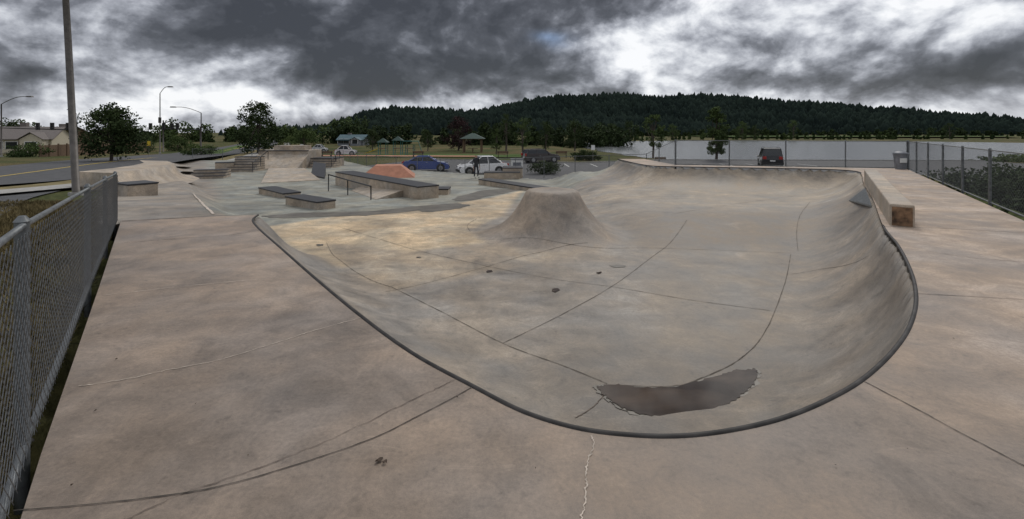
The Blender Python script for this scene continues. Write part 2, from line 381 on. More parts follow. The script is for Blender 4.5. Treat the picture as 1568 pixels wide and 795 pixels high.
for i in range(5):
    vs.append((tl[i][0]-2.2,tl[i][1]+0.6,-0.12)); 
    for k in range(ns):
        t=k/(ns-1); zb=-0.85-0.06*i; z=zb+(-0.12-zb)*(1-math.sqrt(max(0,1-(1-t)**2*0.96)))/(0.8)
        vs.append((tl[i][0]*(1-t)+bl[i][0]*t,tl[i][1]*(1-t)+bl[i][1]*t,min(z,-0.12)))
w_=ns+1
for i in range(4):
    for k in range(w_-1): fs.append((i*w_+k,i*w_+k+1,(i+1)*w_+k+1,(i+1)*w_+k))
bb.add(vs,fs,M_ledge,True)
fr=[vs[k] for k in range(w_)]; 
bb.add(fr+[(fr[-1][0],fr[-1][1],-1.3),(fr[0][0],fr[0][1],-1.3)],[tuple(range(w_+2))],M_ledge)
bb.make('skate_quarter_pipe')
def stairs(c,width,n,rise,run,rz,name='concrete_stairs'):
    bb=B()
    for i in range(n):
        d_=run*(n-i)
        ox=-math.sin(rz)*(run*i/2+0); oy=math.cos(rz)*(run*i/2)
        bb.box((c[0]+ox,c[1]+oy,c[2]+rise*i+(-0.1 if i==0 else 0.001)),(width,d_+0.3,rise-0.03+(0.1 if i==0 else 0)),M_ledge,rz)
        bb.box((c[0]+ox,c[1]+oy,c[2]+rise*(i+1)-0.03),(width+.03,d_+0.34,0.03),M_black,rz)
    bb.make(name)
s=PF(322,272); stairs((s[0],s[1],s[2]),2.2,3,0.19,0.5,0.3)
s=PF(376,262); stairs((s[0],s[1],s[2]),2.2,5,0.2,0.4,0.1)
ledge(PF(330,263),PF(358,262),1.2,0.8)
a=PF(344,260)
ledge((a[0],a[1]+2),(a[0]+2.4,a[1]+2),1.0,1.1)
q0,q1,q2,q3=PF(398,281),PF(492,276),PF(478,266),PF(404,266)
bank('skate_bank_ramp',[lift(q,-.2) for q in (q0,q1,q2,q3)],[lift(q0,.03,0.05),lift(q1,.03,-.05),lift(q2,.45,-.6,.0),lift(q3,.45,.4,.0)])
bb=B(); yb=43.0; zt=-0.05
x0=(393-784)/700*yb; x1=(470-784)/700*yb
bb.box(((x0+x1)/2,yb+1.8,-1.8),(x1-x0,3.0,zt+1.8),M_ledge)
bb.hexa([(x0,yb-2,-1.8),(x1,yb-2,-1.8),(x1,yb+0.3,-1.8),(x0,yb+0.3,-1.8)],[(x0,yb-2,-1.6),(x1,yb-2,-1.6),(x1,yb+0.3,zt-.35),(x0,yb+0.3,zt-.35)],M_ledge)
bb.box(((x0+x1)/2,yb+0.28,zt-.06),(x1-x0+.06,0.1,0.09),M_black)
xa=(420-784)/700*yb; bb.box((xa+.6,yb+2.4,zt+.001),(3.0,1.5,0.42),M_ledge)
bb.make('skate_platform',bevel=0.01)
bb=B(); xb=(485-784)/700*44
bb.box((xb+.5,45.0,-1.8),(2.6,2.5,0.95),M_ledge); bb.box((xb+.5,45,-0.849),(2.64,2.54,0.06),M_black); bb.make('skate_platform')
s=P(503,255,-1.65); stairs((s[0],s[1]-1,-1.68),2.2,4,0.2,0.4,0.0)
def handrail(a,c,h,name='handrail'):
    bb=B(); 
    for t in (0,.5,1):
        p=[a[i]*(1-t)+c[i]*t for i in range(3)]; bb.tube([p,(p[0],p[1],p[2]+h)],0.03,M_signal,6)
    bb.tube([(a[0],a[1],a[2]+h),(c[0],c[1],c[2]+h)],0.035,M_signal,6); bb.make(name)
s=PF(376,262); handrail((s[0]+1.3,s[1]-1.2,s[2]),(s[0]+1.3,s[1]+1.2,s[2]+.9),0.8)
handrail((xb+2.0,42.5,-1.7),(xb+2.0,44.5,-0.9),0.8)
bb=B(); x,y,_=P(1379,259); 
bb.cyl((x,y,0.0),(x,y,0.68),0.20,0.27,M_bin,16); bb.cyl((x,y,0.681),(x,y,0.74),0.30,0.28,M_bin,16); bb.cyl((x,y,0.741),(x,y,0.80),0.24,0.14,M_bin,16); bb.box((x-.1,y-.27,.3),(.3,.02,.2),M_white)
bb.make('trash_can')

# ------------------------------------------------------------------ chain link fence
def fence(pts,step_post=3.0,pitch=0.075,wr=0.0022,rail=True,bottom=False,name='chain_link_fence',pr=0.03):
    bb=B()
    for k in range(len(pts)-1):
        a=np.array(pts[k][:2]);c=np.array(pts[k+1][:2]); L=np.linalg.norm(c-a); d=(c-a)/L
        zb0,zt0,zb1,zt1=pts[k][2],pts[k][3],pts[k+1][2],pts[k+1][3]
        nn=np.array([-d[1],d[0]])
        def W(s,t,off=0):
            f=s/L; zb=zb0*(1-f)+zb1*f; zt=zt0*(1-f)+zt1*f
            p=a+d*s+nn*off; return (p[0],p[1],zb+0.03+(zt-zb-0.05)*t)
        hh=(zt0-zb0)
        cnt=int((L+hh)/pitch)+1
        vs=[];fs=[]
        for sg in (1,-1):
            for i in range(-int(hh/pitch)-1,cnt):
                s0=i*pitch; s1=s0+hh
                t0,t1=0.0,1.0
                if s0<0: t0=-s0/hh
                if s1>L: t1=(L-s0)/hh
                if t1<=t0: continue
                aa=s0+hh*t0; bb1=s0+hh*t1
                if sg==1: p0=W(aa,t0,0.004);p1=W(bb1,t1,0.004)
                else: p0=W(aa,1-t0,-0.004);p1=W(bb1,1-t1,-0.004)
                p0=np.array(p0);p1=np.array(p1); dd_=(p1-p0); ln=np.linalg.norm(dd_)
                if ln<0.01: continue
                dd_/=ln; n1=np.array([nn[0],nn[1],0]); n2=np.cross(dd_,n1)
                o=len(vs)
                for p in (p0,p1):
                    for th in (0.5,2.6,4.7): vs.append(tuple(p+(n1*math.cos(th)+n2*math.sin(th))*wr))
                fs+=[(o,o+1,o+4,o+3),(o+1,o+2,o+5,o+4),(o+2,o,o+3,o+5)]
        bb.add(vs,fs,M_wire)
        npst=max(1,int(round(L/step_post)))
        for i in range(npst+1):
            if i==npst and k<len(pts)-2: continue
            f=i/npst; p=a+d*L*f+nn*0.035; zb=zb0*(1-f)+zb1*f; zt=zt0*(1-f)+zt1*f
            bb.cyl((p[0],p[1],zb-0.3),(p[0],p[1],zt+0.02),pr,pr,M_galv,10); bb.cyl((p[0],p[1],zt+0.021),(p[0],p[1],zt+0.05),pr*1.15,pr*0.5,M_galv,10)
        p0=(a[0]+nn[0]*.03,a[1]+nn[1]*.03,zt0); p1=(c[0]+nn[0]*.03,c[1]+nn[1]*.03,zt1)
        if rail: bb.tube([p0,p1],0.016,M_galv,8)
        if bottom: bb.tube([(p0[0],p0[1],zb0+.03),(p1[0],p1[1],zb1+.03)],0.018,M_galv,8)
    return bb.make(name)
fence([(-1.68,-2.5,0,1.2),(-1.68,1.40,0,1.2),(-2.50,2.38,0,1.17),(-4.52,4.92,-0.02,1.05),(-7.55,8.75,-0.05,0.86)],2.9,0.088,0.0020,bottom=True,pr=0.03)
fence([(3.95,0,0,1.22),(9.70,8.50,0,1.24),(18.2,21.0,0,1.24)],2.6,0.09,0.0016,bottom=True)
fence([(18.2,21.0,0,1.24),(8.4,23.45,0,1.24)],2.4,0.10,0.0018,bottom=True)
fence([(8.4,23.45,0,1.24),(8.45,28.7,-0.9,0.3),(-3.8,37.2,-1.75,-0.55),(-12.8,43.2,-1.75,-0.55)],2.6,0.12,0.002,pr=.025)
fence([(-12.8,43.2,-1.75,-0.5),(-21.8,57,-1.75,-.5),(-38,54.4,-1.5,-.3)],3,0.16,0.0025,pr=.025)

# ------------------------------------------------------------------ ground
def gz(x,y):
    x=np.asarray(x,float); y=np.asarray(y,float)
    qd=x+0.77*y
    zl=-0.22-0.95*sm((y-6)/22)-0.8*sm((y-35)/50)
    k=sm((2.5-qd)/3.5)
    k=np.where(y<9,sm((-x-0.9)/1.2+0.0),k)
    z=-2.0*(1-k)+zl*k
    r=x-(4.3+0.672*np.maximum(y,0)); kr=sm((4.0-r)/4.0)*sm((r+0.2)/0.3)*sm((26-y)/4); z=z*(1-kr)+(-0.15)*kr
    lake=sm((y-56)/8)*sm((x-8)/10)
    z=z*(1-lake)+(-2.86)*lake
    far=sm((y-250)/300); z=z*(1-far)+(-1.4)*far
    z=np.where(y<-5,-1.0,z)
    return z
def axis(a):
    return np.unique(np.concatenate(a))
gx=axis([np.arange(-40,40,1.0),np.arange(-120,120,4.0),np.arange(-400,400,25.0),np.linspace(-4500,4500,61)])
gy=axis([np.arange(-10,60,1.0),np.arange(-40,130,4.0),np.arange(-100,700,20.0),np.linspace(-800,5000,50)])
GX,GY=np.meshgrid(gx,gy); GZ=gz(GX,GY)
in1=inside(GX,GY,park); in2=inside(GX,GY,deck)
outb=np.array([tuple(q_) for q_ in deck[len(cop):]]); outp=park[len(cop):]
do=np.minimum(seg_dist(GX,GY,outb),seg_dist(GX,GY,np.array([outb[0]]+[tuple(q_) for q_ in outp])))
dig=sm((do-0.25)/0.5)*(in1|in2)
GZ=GZ*(1-dig)+np.minimum(GZ,-2.2)*dig
idx=np.arange(GX.size).reshape(GX.shape)
q=np.stack([idx[:-1,:-1],idx[:-1,1:],idx[1:,1:],idx[1:,:-1]],-1).reshape(-1,4)
mg,nt,bs=new_mat('grass_ground'); L=nt.links.new
tc=N(nt,'ShaderNodeTexCoord')
def tn(s,d=6,ds=0):
    n=N(nt,'ShaderNodeTexNoise'); n.inputs['Scale'].default_value=s; n.inputs['Detail'].default_value=d; n.inputs['Distortion'].default_value=ds; L(tc.outputs['Object'],n.inputs['Vector']); return n.outputs['Fac']
c1=N(nt,'ShaderNodeValToRGB'); e=c1.color_ramp.elements; e[0].position=.40; e[0].color=(0.060,0.078,0.028,1); e[1].position=.66; e[1].color=(0.14,0.115,0.058,1)
L(tn(0.09,8,0.5),c1.inputs['Fac'])
c2=N(nt,'ShaderNodeValToRGB'); e=c2.color_ramp.elements; e[0].position=.3; e[0].color=(0.4,0.4,0.4,1); e[1].position=.7; e[1].color=(1.4,1.3,1.2,1)
L(tn(6,8),c2.inputs['Fac'])
mx=N(nt,'ShaderNodeMix',data_type='RGBA',blend_type='MULTIPLY'); mx.inputs[0].default_value=1; L(c1.outputs[0],mx.inputs[6]); L(c2.outputs[0],mx.inputs[7]); L(mx.outputs[2],bs.inputs['Base Color'])
bs.inputs['Roughness'].default_value=0.95; bs.inputs['Specular IOR Level'].default_value=0.1
bp=N(nt,'ShaderNodeBump'); bp.inputs['Strength'].default_value=0.8; bp.inputs['Distance'].default_value=0.05; L(tn(14,4),bp.inputs['Height']); L(bp.outputs[0],bs.inputs['Normal'])
np_mesh('ground',np.stack([GX.ravel(),GY.ravel(),GZ.ravel()],-1),q,mg,True)
M_tuft=simple('dry_grass_blades',(0.15,0.12,0.06),0.95,var=0.5,scale=2,spec=0.1)
nb=26000; ty=np.random.uniform(0.3,14,nb); off=np.random.rand(nb)**1.6*3.2+0.12
fx=np.interp(ty,[0,1.4,2.38,4.92,8.75,15],[-1.68,-1.68,-2.5,-4.52,-7.55,-13.3])-off*1.05
ok=~inside(fx,ty,park)&~inside(fx,ty,deck); fx=fx[ok];ty=ty[ok];nb=len(fx); g0=gz(fx,ty)
an=np.random.rand(nb)*6.28; hb=np.random.uniform(.04,.14,nb); wb=.006+.002*ty; ln=np.random.randn(nb,2)*.04
V=np.zeros((nb,3,3)); V[:,0]=np.stack([fx-np.cos(an)*wb,ty-np.sin(an)*wb,g0-.02],-1); V[:,1]=np.stack([fx+np.cos(an)*wb,ty+np.sin(an)*wb,g0-.02],-1); V[:,2]=np.stack([fx+ln[:,0],ty+ln[:,1],g0+hb],-1)
np_mesh('dry_grass',V.reshape(-1,3),np.arange(nb*3).reshape(-1,3),M_tuft)
M_grass=simple('green_field',(0.075,0.115,0.035),0.95,var=0.3,scale=0.02,spec=0.1)
M_dry=simple('dry_grass_verge',(0.20,0.165,0.085),0.95,var=0.35,scale=1.5,spec=0.1)
bb=B(); bb.add([(p[0],p[1],-1.985) for p in ((9.4,24.0),(60,24),(60,58),(20,60),(8,54),(-12,62),(-16,50),(-13.5,44.3),(-3.6,38.6),(9.4,30))],[tuple(range(10))],M_asph); bb.make('parking_lot')
bb=B()
for i in range(14):
    x=-6+i*3.0; bb.add([(x,48.5,-1.979),(x+.12,48.5,-1.979),(x+.12,53,-1.979),(x,53,-1.979)],[(0,1,2,3)],M_paint)
bb.make('parking_markings')
M_kerb=simple('kerb_concrete',(0.32,0.31,0.29),0.85)
bb=B(); 
for a,c in (((8,54.2),(-12,62.2)),((8,54.2),(20,60.2)),((20,60.2),(60,58.2))):
    a=Vector(a);c=Vector(c); m=(a+c)/2; bb.box((m.x,m.y,-2.0),((c-a).length,0.18,0.14),M_kerb,math.atan2(c.y-a.y,c.x-a.x))
bb.make('kerb')
rc=np.array(catmull([(-20,-15),(-24,4),(-31,26),(-41,50),(-53,80),(-78,140),(-140,260)],12))
def ribbon(c,w0,w1,dz,mat,name):
    vs=[];fs=[];m=5
    for i,p in enumerate(c):
        d=c[min(i+1,len(c)-1)]-c[max(i-1,0)]; d/=np.linalg.norm(d); nn_=np.array([-d[1],d[0]])
        zc=max(float(gz(*(p+nn_*w))) for w in np.linspace(w0,w1,5))
        for k in range(m):
            q_=p+nn_*(w0+(w1-w0)*k/(m-1)); vs.append((q_[0],q_[1],max(zc-0.1,float(gz(q_[0],q_[1])))+dz))
    for i in range(len(c)-1):
        for k in range(m-1): fs.append((i*m+k,i*m+k+1,(i+1)*m+k+1,(i+1)*m+k))
    bb=B(); bb.add(vs,fs,mat,True); bb.make(name)
ribbon(rc,-5.5,5.5,0.08,M_asph,'road')
ribbon(rc,-0.10,0.10,0.09,M_yellow,'road_centre_line')
ribbon(rc,-9.2,-7.4,0.14,M_kerb,'sidewalk')
ribbon(rc,-7.3,-5.6,0.10,M_dry,'verge')
ribbon(np.array(catmull([(-6,1),(-8.6,5),(-12.5,10),(-17,15),(-22,22)],8)),-0.9,0.9,0.05,M_asph,'footpath')
bb=B(); bb.add([(x,y,-1.3) for x,y in ((150,330),(380,340),(430,400),(160,420))],[(0,1,2,3)],M_grass)
bb.add([(x,y,float(gz(x,y))+0.1) for x,y in ((-48,68),(6,66),(14,125),(-75,125))],[(0,1,2,3)],M_grass); bb.make('green_lawn')
ml,nt,bs=new_mat('lake_water'); bs.inputs['Base Color'].default_value=(0.15,0.16,0.165,1); bs.inputs['Roughness'].default_value=0.18; bs.inputs['IOR'].default_value=1.4
no=N(nt,'ShaderNodeTexNoise'); no.inputs['Scale'].default_value=0.35; no.inputs['Detail'].default_value=6; tc=N(nt,'ShaderNodeTexCoord'); mp=N(nt,'ShaderNodeMapping'); mp.inputs['Scale'].default_value=(0.35,1.8,1)
nt.links.new(tc.outputs['Object'],mp.inputs[0]); nt.links.new(mp.outputs[0],no.inputs['Vector']); bp=N(nt,'ShaderNodeBump'); bp.inputs['Strength'].default_value=0.6; bp.inputs['Distance'].default_value=0.3
nt.links.new(no.outputs['Fac'],bp.inputs['Height']); nt.links.new(bp.outputs[0],bs.inputs['Normal'])
lk=catmull([(21,128),(22,100),(24,80),(30,69),(50,67),(90,66),(150,72),(230,110),(230,170),(190,235),(120,250),(70,240),(34,200),(22,160),(21,128)],8)[:-1]
lk=[p+np.random.randn(2)*0.5 for p in lk]
bb=B(); bb.add([(p[0],p[1],-2.80) for p in lk],[tuple(range(len(lk)))],ml); bb.make('lake')

# ------------------------------------------------------------------ vegetation
def leaf_mat(name,dark,light):
    m,nt,b=new_mat(name); L=nt.links.new
    at=N(nt,'ShaderNodeAttribute'); at.attribute_name='tint'
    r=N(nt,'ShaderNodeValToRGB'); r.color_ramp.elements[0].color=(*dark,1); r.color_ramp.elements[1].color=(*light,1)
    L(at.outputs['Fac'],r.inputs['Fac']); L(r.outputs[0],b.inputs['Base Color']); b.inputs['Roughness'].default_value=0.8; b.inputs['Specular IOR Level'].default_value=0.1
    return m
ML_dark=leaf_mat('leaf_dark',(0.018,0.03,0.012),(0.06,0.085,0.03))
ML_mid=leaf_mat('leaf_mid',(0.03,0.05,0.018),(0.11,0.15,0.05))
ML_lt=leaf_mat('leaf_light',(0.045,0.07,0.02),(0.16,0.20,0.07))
ML_red=leaf_mat('leaf_maroon',(0.02,0.012,0.014),(0.06,0.03,0.03))
ML_con=leaf_mat('conifer_hill',(0.012,0.018,0.017),(0.026,0.038,0.030)); ML_con.node_tree.nodes['Principled BSDF'].inputs['Specular IOR Level'].default_value=0
def leaves(centers,radii,n_per,size):
    cs=np.repeat(centers,n_per,0); rs=np.repeat(radii,n_per,0); n=len(cs)
    d=np.random.randn(n,3); d/=np.linalg.norm(d,axis=1)[:,None]; rad=np.random.rand(n)**0.45
    p=cs+d*rs*rad[:,None]
    a=np.random.randn(n,3); a/=np.linalg.norm(a,axis=1)[:,None]; c=np.cross(a,np.random.randn(n,3)); c/=np.linalg.norm(c,axis=1)[:,None]
    s=(size*np.random.uniform(0.6,1.4,n))[:,None]
    v=np.stack([p-a*s,p+c*s*0.6,p+a*s,p-c*s*0.6],1)
    return v,p
def tree(name,x,y,zb,h,w,mat=None,dens=1.0,shape='round',leafs=None,ncl=None,crown_lo=0.2):
    mat=mat or ML_mid
    ncl=ncl or 46
    ch=h*(1-crown_lo); cz=zb+h*crown_lo
    cen=[]; 
    while len(cen)<ncl:
        t=random.random()
        if shape=='oval': r=math.sin(math.pi*(0.12+0.85*t))**0.7
        else: r=math.sin(math.pi*(0.16+0.80*t))**0.55*(1.0-0.25*t)
        a=random.random()*2*math.pi; rr=r*w/2*math.sqrt(random.uniform(0.05,1))*random.uniform(0.7,1.12)
        cen.append((x+math.cos(a)*rr,y+math.sin(a)*rr,cz+ch*t*0.97))
    cen=np.array(cen); cr=np.random.uniform(0.08,0.19,ncl)[:,None]*w*np.array([[1,1,0.75]])
    leafs=leafs or max(0.05,w*0.020)
    v,p=leaves(cen,cr,int(64*dens),leafs)
    n=len(v); clump=np.repeat(np.random.rand(ncl),int(64*dens))
    hgt=(p[:,2]-cz)/ch
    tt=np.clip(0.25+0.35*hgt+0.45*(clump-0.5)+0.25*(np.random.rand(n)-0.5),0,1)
    V=v.reshape(-1,3); Fq=np.arange(len(V)).reshape(-1,4)
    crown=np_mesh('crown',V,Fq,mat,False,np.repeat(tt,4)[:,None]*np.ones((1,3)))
    bb=B(); r=max(0.05,h*0.022)
    top=zb+h*0.8; bb.tube([(x,y,zb-0.2),(x+.02*w,y,zb+h*0.3),(x-.01*w,y,zb+h*.55),(x,y,top)],[r*1.25,r,r*.7,r*.2],M_bark,8)
    for i in range(9):
        c=cen[random.randrange(ncl)]; s=random.uniform(0.2,0.6); bb.tube([(x,y,zb+h*s),((x+c[0])/2,(y+c[1])/2,(zb+h*s+c[2])/2+0.03*h),tuple(c)],[r*.5,r*.35,r*.1],M_bark,5)
    t=bb.make('trunk')
    e=bpy.data.objects.new(name,None); scene.collection.objects.link(e)
    t.parent=e; crown.parent=e
def tree_px(name,u,Yd,vtop,vbase_z,wpx,**k):
    x=(u-CX)/FO*Yd; zt=H+(HZ-vtop)/FO*Yd; zb=vbase_z if vbase_z is not None else float(gz(x,Yd))
    tree(name,x,Yd,zb,zt-zb,wpx/FO*Yd,**k)
G=None
tree_px('broadleaf_tree',170,46,163,G,100,mat=ML_dark,ncl=80,dens=1.3,crown_lo=0.16)
tree_px('broadleaf_tree',395,78,158,G,74,mat=ML_dark,ncl=75,dens=1.2,crown_lo=0.10)
tree_px('broadleaf_tree',20,95,186,G,30,mat=ML_dark)
tree_px('broadleaf_tree',272,90,210,G,46,mat=ML_mid,crown_lo=.05)
tree_px('broadleaf_tree',225,85,207,G,26,mat=ML_mid,crown_lo=.05)
tree_px('broadleaf_tree',465,90,198,G,50,mat=ML_mid,crown_lo=.05)
tree_px('broadleaf_tree',440,85,207,G,30,mat=ML_lt,crown_lo=.05)
tree_px('maroon_tree',702,92,178,-2,50,mat=ML_red,ncl=55,crown_lo=.12)
tree_px('broadleaf_tree',775,85,174,-2,28,mat=ML_dark,shape='oval',crown_lo=.15)
tree_px('broadleaf_tree',800,74,180,-2,34,mat=ML_mid,shape='oval',crown_lo=.25)
tree_px('broadleaf_tree',835,80,188,-2,34,mat=ML_dark,crown_lo=.2)
tree_px('broadleaf_tree',880,95,186,-2,44,mat=ML_dark,crown_lo=.15)
tree_px('broadleaf_tree',760,76,198,-2,22,mat=ML_mid,crown_lo=.2)
tree_px('broadleaf_tree',570,88,198,-2,30,mat=ML_dark,crown_lo=.2)
tree_px('broadleaf_tree',655,90,200,-2,26,mat=ML_dark,crown_lo=.2)
tree_px('young_tree',1000,72,173,-2.2,38,mat=ML_mid,ncl=40,dens=0.8,shape='oval',crown_lo=.20,leafs=.12)
tree_px('young_tree',1097,60,165,-2.1,40,mat=ML_mid,ncl=60,dens=1.5,shape='oval',crown_lo=.16,leafs=.12)
tree_px('broadleaf_tree',935,260,190,-1.5,34,mat=ML_dark,crown_lo=.0)
tree_px('broadleaf_tree',964,265,186,-1.5,26,mat=ML_dark,crown_lo=.0)
tree_px('broadleaf_tree',1030,262,190,-1.5,20,mat=ML_mid,crown_lo=.0)
tree_px('broadleaf_tree',1137,258,186,-1.5,24,mat=ML_mid,crown_lo=.0)
tree_px('broadleaf_tree',1156,258,192,-1.5,16,mat=ML_dark,crown_lo=.0)
tree_px('broadleaf_tree',1215,255,184,-1.5,18,mat=ML_mid,crown_lo=.05,shape='oval')
tree_px('broadleaf_tree',1454,250,188,-1.5,20,mat=ML_dark,crown_lo=.02)
def bush(name,x,y,zb,h,w,mat=ML_dark,ncl=40,leafs=0.06,dens=1.0):
    cen=[];
    for _ in range(ncl):
        a=random.random()*6.283; r=math.sqrt(random.random())*w/2*0.85; t=random.random()
        cen.append((x+math.cos(a)*r,y+math.sin(a)*r,zb+h*(0.1+0.75*t*(1-(r/(w/2))**2*0.6))))
    cen=np.array(cen); cr=np.random.uniform(.12,.22,ncl)[:,None]*np.array([[w,w,h]])
    v,p=leaves(cen,cr,int(70*dens),leafs); n=len(v); cl=np.repeat(np.random.rand(ncl),int(70*dens))
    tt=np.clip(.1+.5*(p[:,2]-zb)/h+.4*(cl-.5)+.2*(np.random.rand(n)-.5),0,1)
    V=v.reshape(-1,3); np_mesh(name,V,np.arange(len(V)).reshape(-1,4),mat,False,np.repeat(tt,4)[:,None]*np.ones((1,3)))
bush('shrub',15.8,14.2,-1.0,1.9,3.6,ncl=70); bush('shrub',18.6,17.4,-1.2,1.9,3.6,ncl=60); bush('shrub',13.9,11.2,-.8,1.5,2.8,ncl=60); bush('shrub',21.0,21.2,-1.8,2.2,3.4)
bush('shrub',(835-784)/700*40,40,-2.0,1.3,3.2,mat=ML_dark); bush('shrub',(898-784)/700*60,60,-2.1,1.7,4.2,mat=ML_dark,leafs=.09)
bush('shrub',(40-784)/700*60,60,-1.7,2.2,5,mat=ML_mid,leafs=.1); bush('shrub',(305-784)/700*70,70,-1.8,1.9,5,mat=ML_mid,leafs=.1)

def treeline(name,pts,n,hmin,hmax,mat,wr=0.45,per=46,leafs=None):
    cs=[];rs=[]
    pts=[np.array(p) for p in pts]
    for i in range(n):
        t=random.random()*(len(pts)-1); k=int(t); f=t-k; p=pts[k]*(1-f)+pts[min(k+1,len(pts)-1)]*f
        h=random.uniform(hmin,hmax)*(1+0.25*math.sin(t*9)+.15*math.sin(t*31)); w=h*wr*random.uniform(.7,1.3)
        px_,py_=p[0]+random.uniform(-4,4),p[1]+random.uniform(-8,8); zb=float(gz(px_,py_))
        for j in range(4):
            cs.append((px_+random.uniform(-w,w)*.4,py_,zb+h*(.15+.25*j))); rs.append((w*(1.0-.18*j)*.7,w*.6,h*.2))
    cs=np.array(cs);rs=np.array(rs); v,p=leaves(cs,rs,per,leafs or hmax*0.07); m=len(v)
    cl=np.repeat(np.random.rand(len(cs)//4),4*per); tt=np.clip(.3+.6*(cl-.5)+.3*(np.random.rand(m)-.5)+.02*(p[:,2]),0,1)
    V=v.reshape(-1,3); np_mesh(name,V,np.arange(len(V)).reshape(-1,4),mat,False,np.repeat(tt,4)[:,None]*np.ones((1,3)))
treeline('tree_line',[(-60,150),(-20,140),(10,135),(35,150),(42,262)],130,3.6,6.2,ML_dark,wr=.6)
treeline('tree_line',[(-260,210),(-200,190),(-140,180),(-90,170),(-50,160)],130,4,6.5,ML_mid,wr=.6)
treeline('tree_line',[(40,275),(120,285),(200,290),(300,300),(460,300)],110,1.6,3.6,ML_mid,leafs=.45)
treeline('tree_line',[(60,420),(250,440),(480,430),(700,420)],240,3,7,ML_dark,leafs=.7,wr=.7)
treeline('shoreline_grass',[(62,58),(90,59),(140,62)],120,.5,1.1,ML_lt,wr=1.6,leafs=.14)

mh=simple('forest_floor',(0.012,0.018,0.015),0.95,var=0.3,scale=0.01,spec=0.0)
def hill(name,prof,Yr,Y0,Yb,ntree,hm):
    us=np.array([p[0] for p in prof],float); vs_=np.array([p[1] for p in prof],float)
    def zz(u,y):
        r=(HZ-np.interp(u,us,vs_))/FO*Yr+H
        t=np.clip((y-Y0)/(Yr-Y0),0,1); bk=np.clip((y-Yr)/(Yb-Yr),0,1)
        prof_=np.sin(t*math.pi/2)**1.2*(1-bk**2)
        x=(u-CX)/FO*Yr
        nz=6*np.sin(x*.013+y*.006)+4*np.sin(x*.031-y*.017)+3*np.sin(y*.05+x*.004)
        return -1.5+(r-7)*prof_+nz*t*0.8*(1-bk)
    u=np.linspace(us[0],us[-1],160); y=np.concatenate([np.linspace(Y0,Yr,26),np.linspace(Yr,Yb,8)[1:]])
    U,YY=np.meshgrid(u,y); Z=zz(U,YY)-np.where(YY<=Y0+1,3,0); XX=(U-CX)/FO*(0.35*Yr+0.65*YY)
    idx=np.arange(U.size).reshape(U.shape); q=np.stack([idx[:-1,:-1],idx[:-1,1:],idx[1:,1:],idx[1:,:-1]],-1).reshape(-1,4)
    hobj=np_mesh(name,np.stack([XX.ravel(),YY.ravel(),Z.ravel()],-1),q,mh,True)
    tu=np.random.uniform(us[0],us[-1],ntree); ty=Y0+(Yr-Y0)*np.random.rand(ntree)**0.8*1.06
    dn=0.5+0.5*np.sin(tu*.31)*np.sin(tu*.083+1)
    tz=zz(tu,ty); tx=(tu-CX)/FO*(0.35*Yr+0.65*ty); th=(0.3+0.45*dn*np.random.rand(ntree)+0.9*np.random.rand(ntree)**8)*hm; tw=th*np.random.uniform(.22,.5,ntree)+.6
    k=5
    ang=np.arange(k)*2*math.pi/k
    ring=np.stack([np.cos(ang),np.sin(ang)],-1)
    base=np.zeros((ntree,2*k+1,3))
    jr=np.random.uniform(.6,1.3,(ntree,k))
    base[:,:k,0]=tx[:,None]+ring[None,:,0]*tw[:,None]*jr; base[:,:k,1]=ty[:,None]+ring[None,:,1]*tw[:,None]*jr; base[:,:k,2]=(tz-1)[:,None]+th[:,None]*np.random.uniform(.0,.2,(ntree,k))
    base[:,k:2*k,0]=tx[:,None]+ring[None,:,0]*tw[:,None]*.6*jr; base[:,k:2*k,1]=ty[:,None]+ring[None,:,1]*tw[:,None]*.6*jr; base[:,k:2*k,2]=tz[:,None]+th[:,None]*np.random.uniform(.45,.75,(ntree,k))
    base[:,2*k,0]=tx+np.random.randn(ntree)*.3; base[:,2*k,1]=ty; base[:,2*k,2]=tz+th
    F=np.array([[i,(i+1)%k,k+i] for i in range(k)]+[[(i+1)%k,k+(i+1)%k,k+i] for i in range(k)]+[[k+i,k+(i+1)%k,2*k] for i in range(k)]); Fq=(np.arange(ntree)[:,None,None]*(2*k+1)+F[None]).reshape(-1,3)
    big=0.5+0.5*np.sin(tx*.021+ty*.011)*np.sin(tx*.006-ty*.02)
    tt=np.clip(0.4*np.random.rand(ntree)+.6*big,0,1); tt=np.repeat(tt,2*k+1)[:,None]*np.ones((1,3))
    np_mesh('conifer_forest',base.reshape(-1,3),Fq,ML_con,True,tt)
hill('forested_hill',[(430,203),(520,193),(570,173),(620,168),(680,171),(740,170),(800,170),(850,174),(950,182),(1050,190)],850,480,1100,16000,10)
hill('forested_hill',[(620,200),(700,178),(760,168),(800,160),(850,153),(900,150),(960,146),(985,150),(1010,153),(1080,152),(1140,157),(1200,158),(1280,166),(1380,176),(1450,180),(1568,190),(1700,196)],1300,620,1700,34000,14)

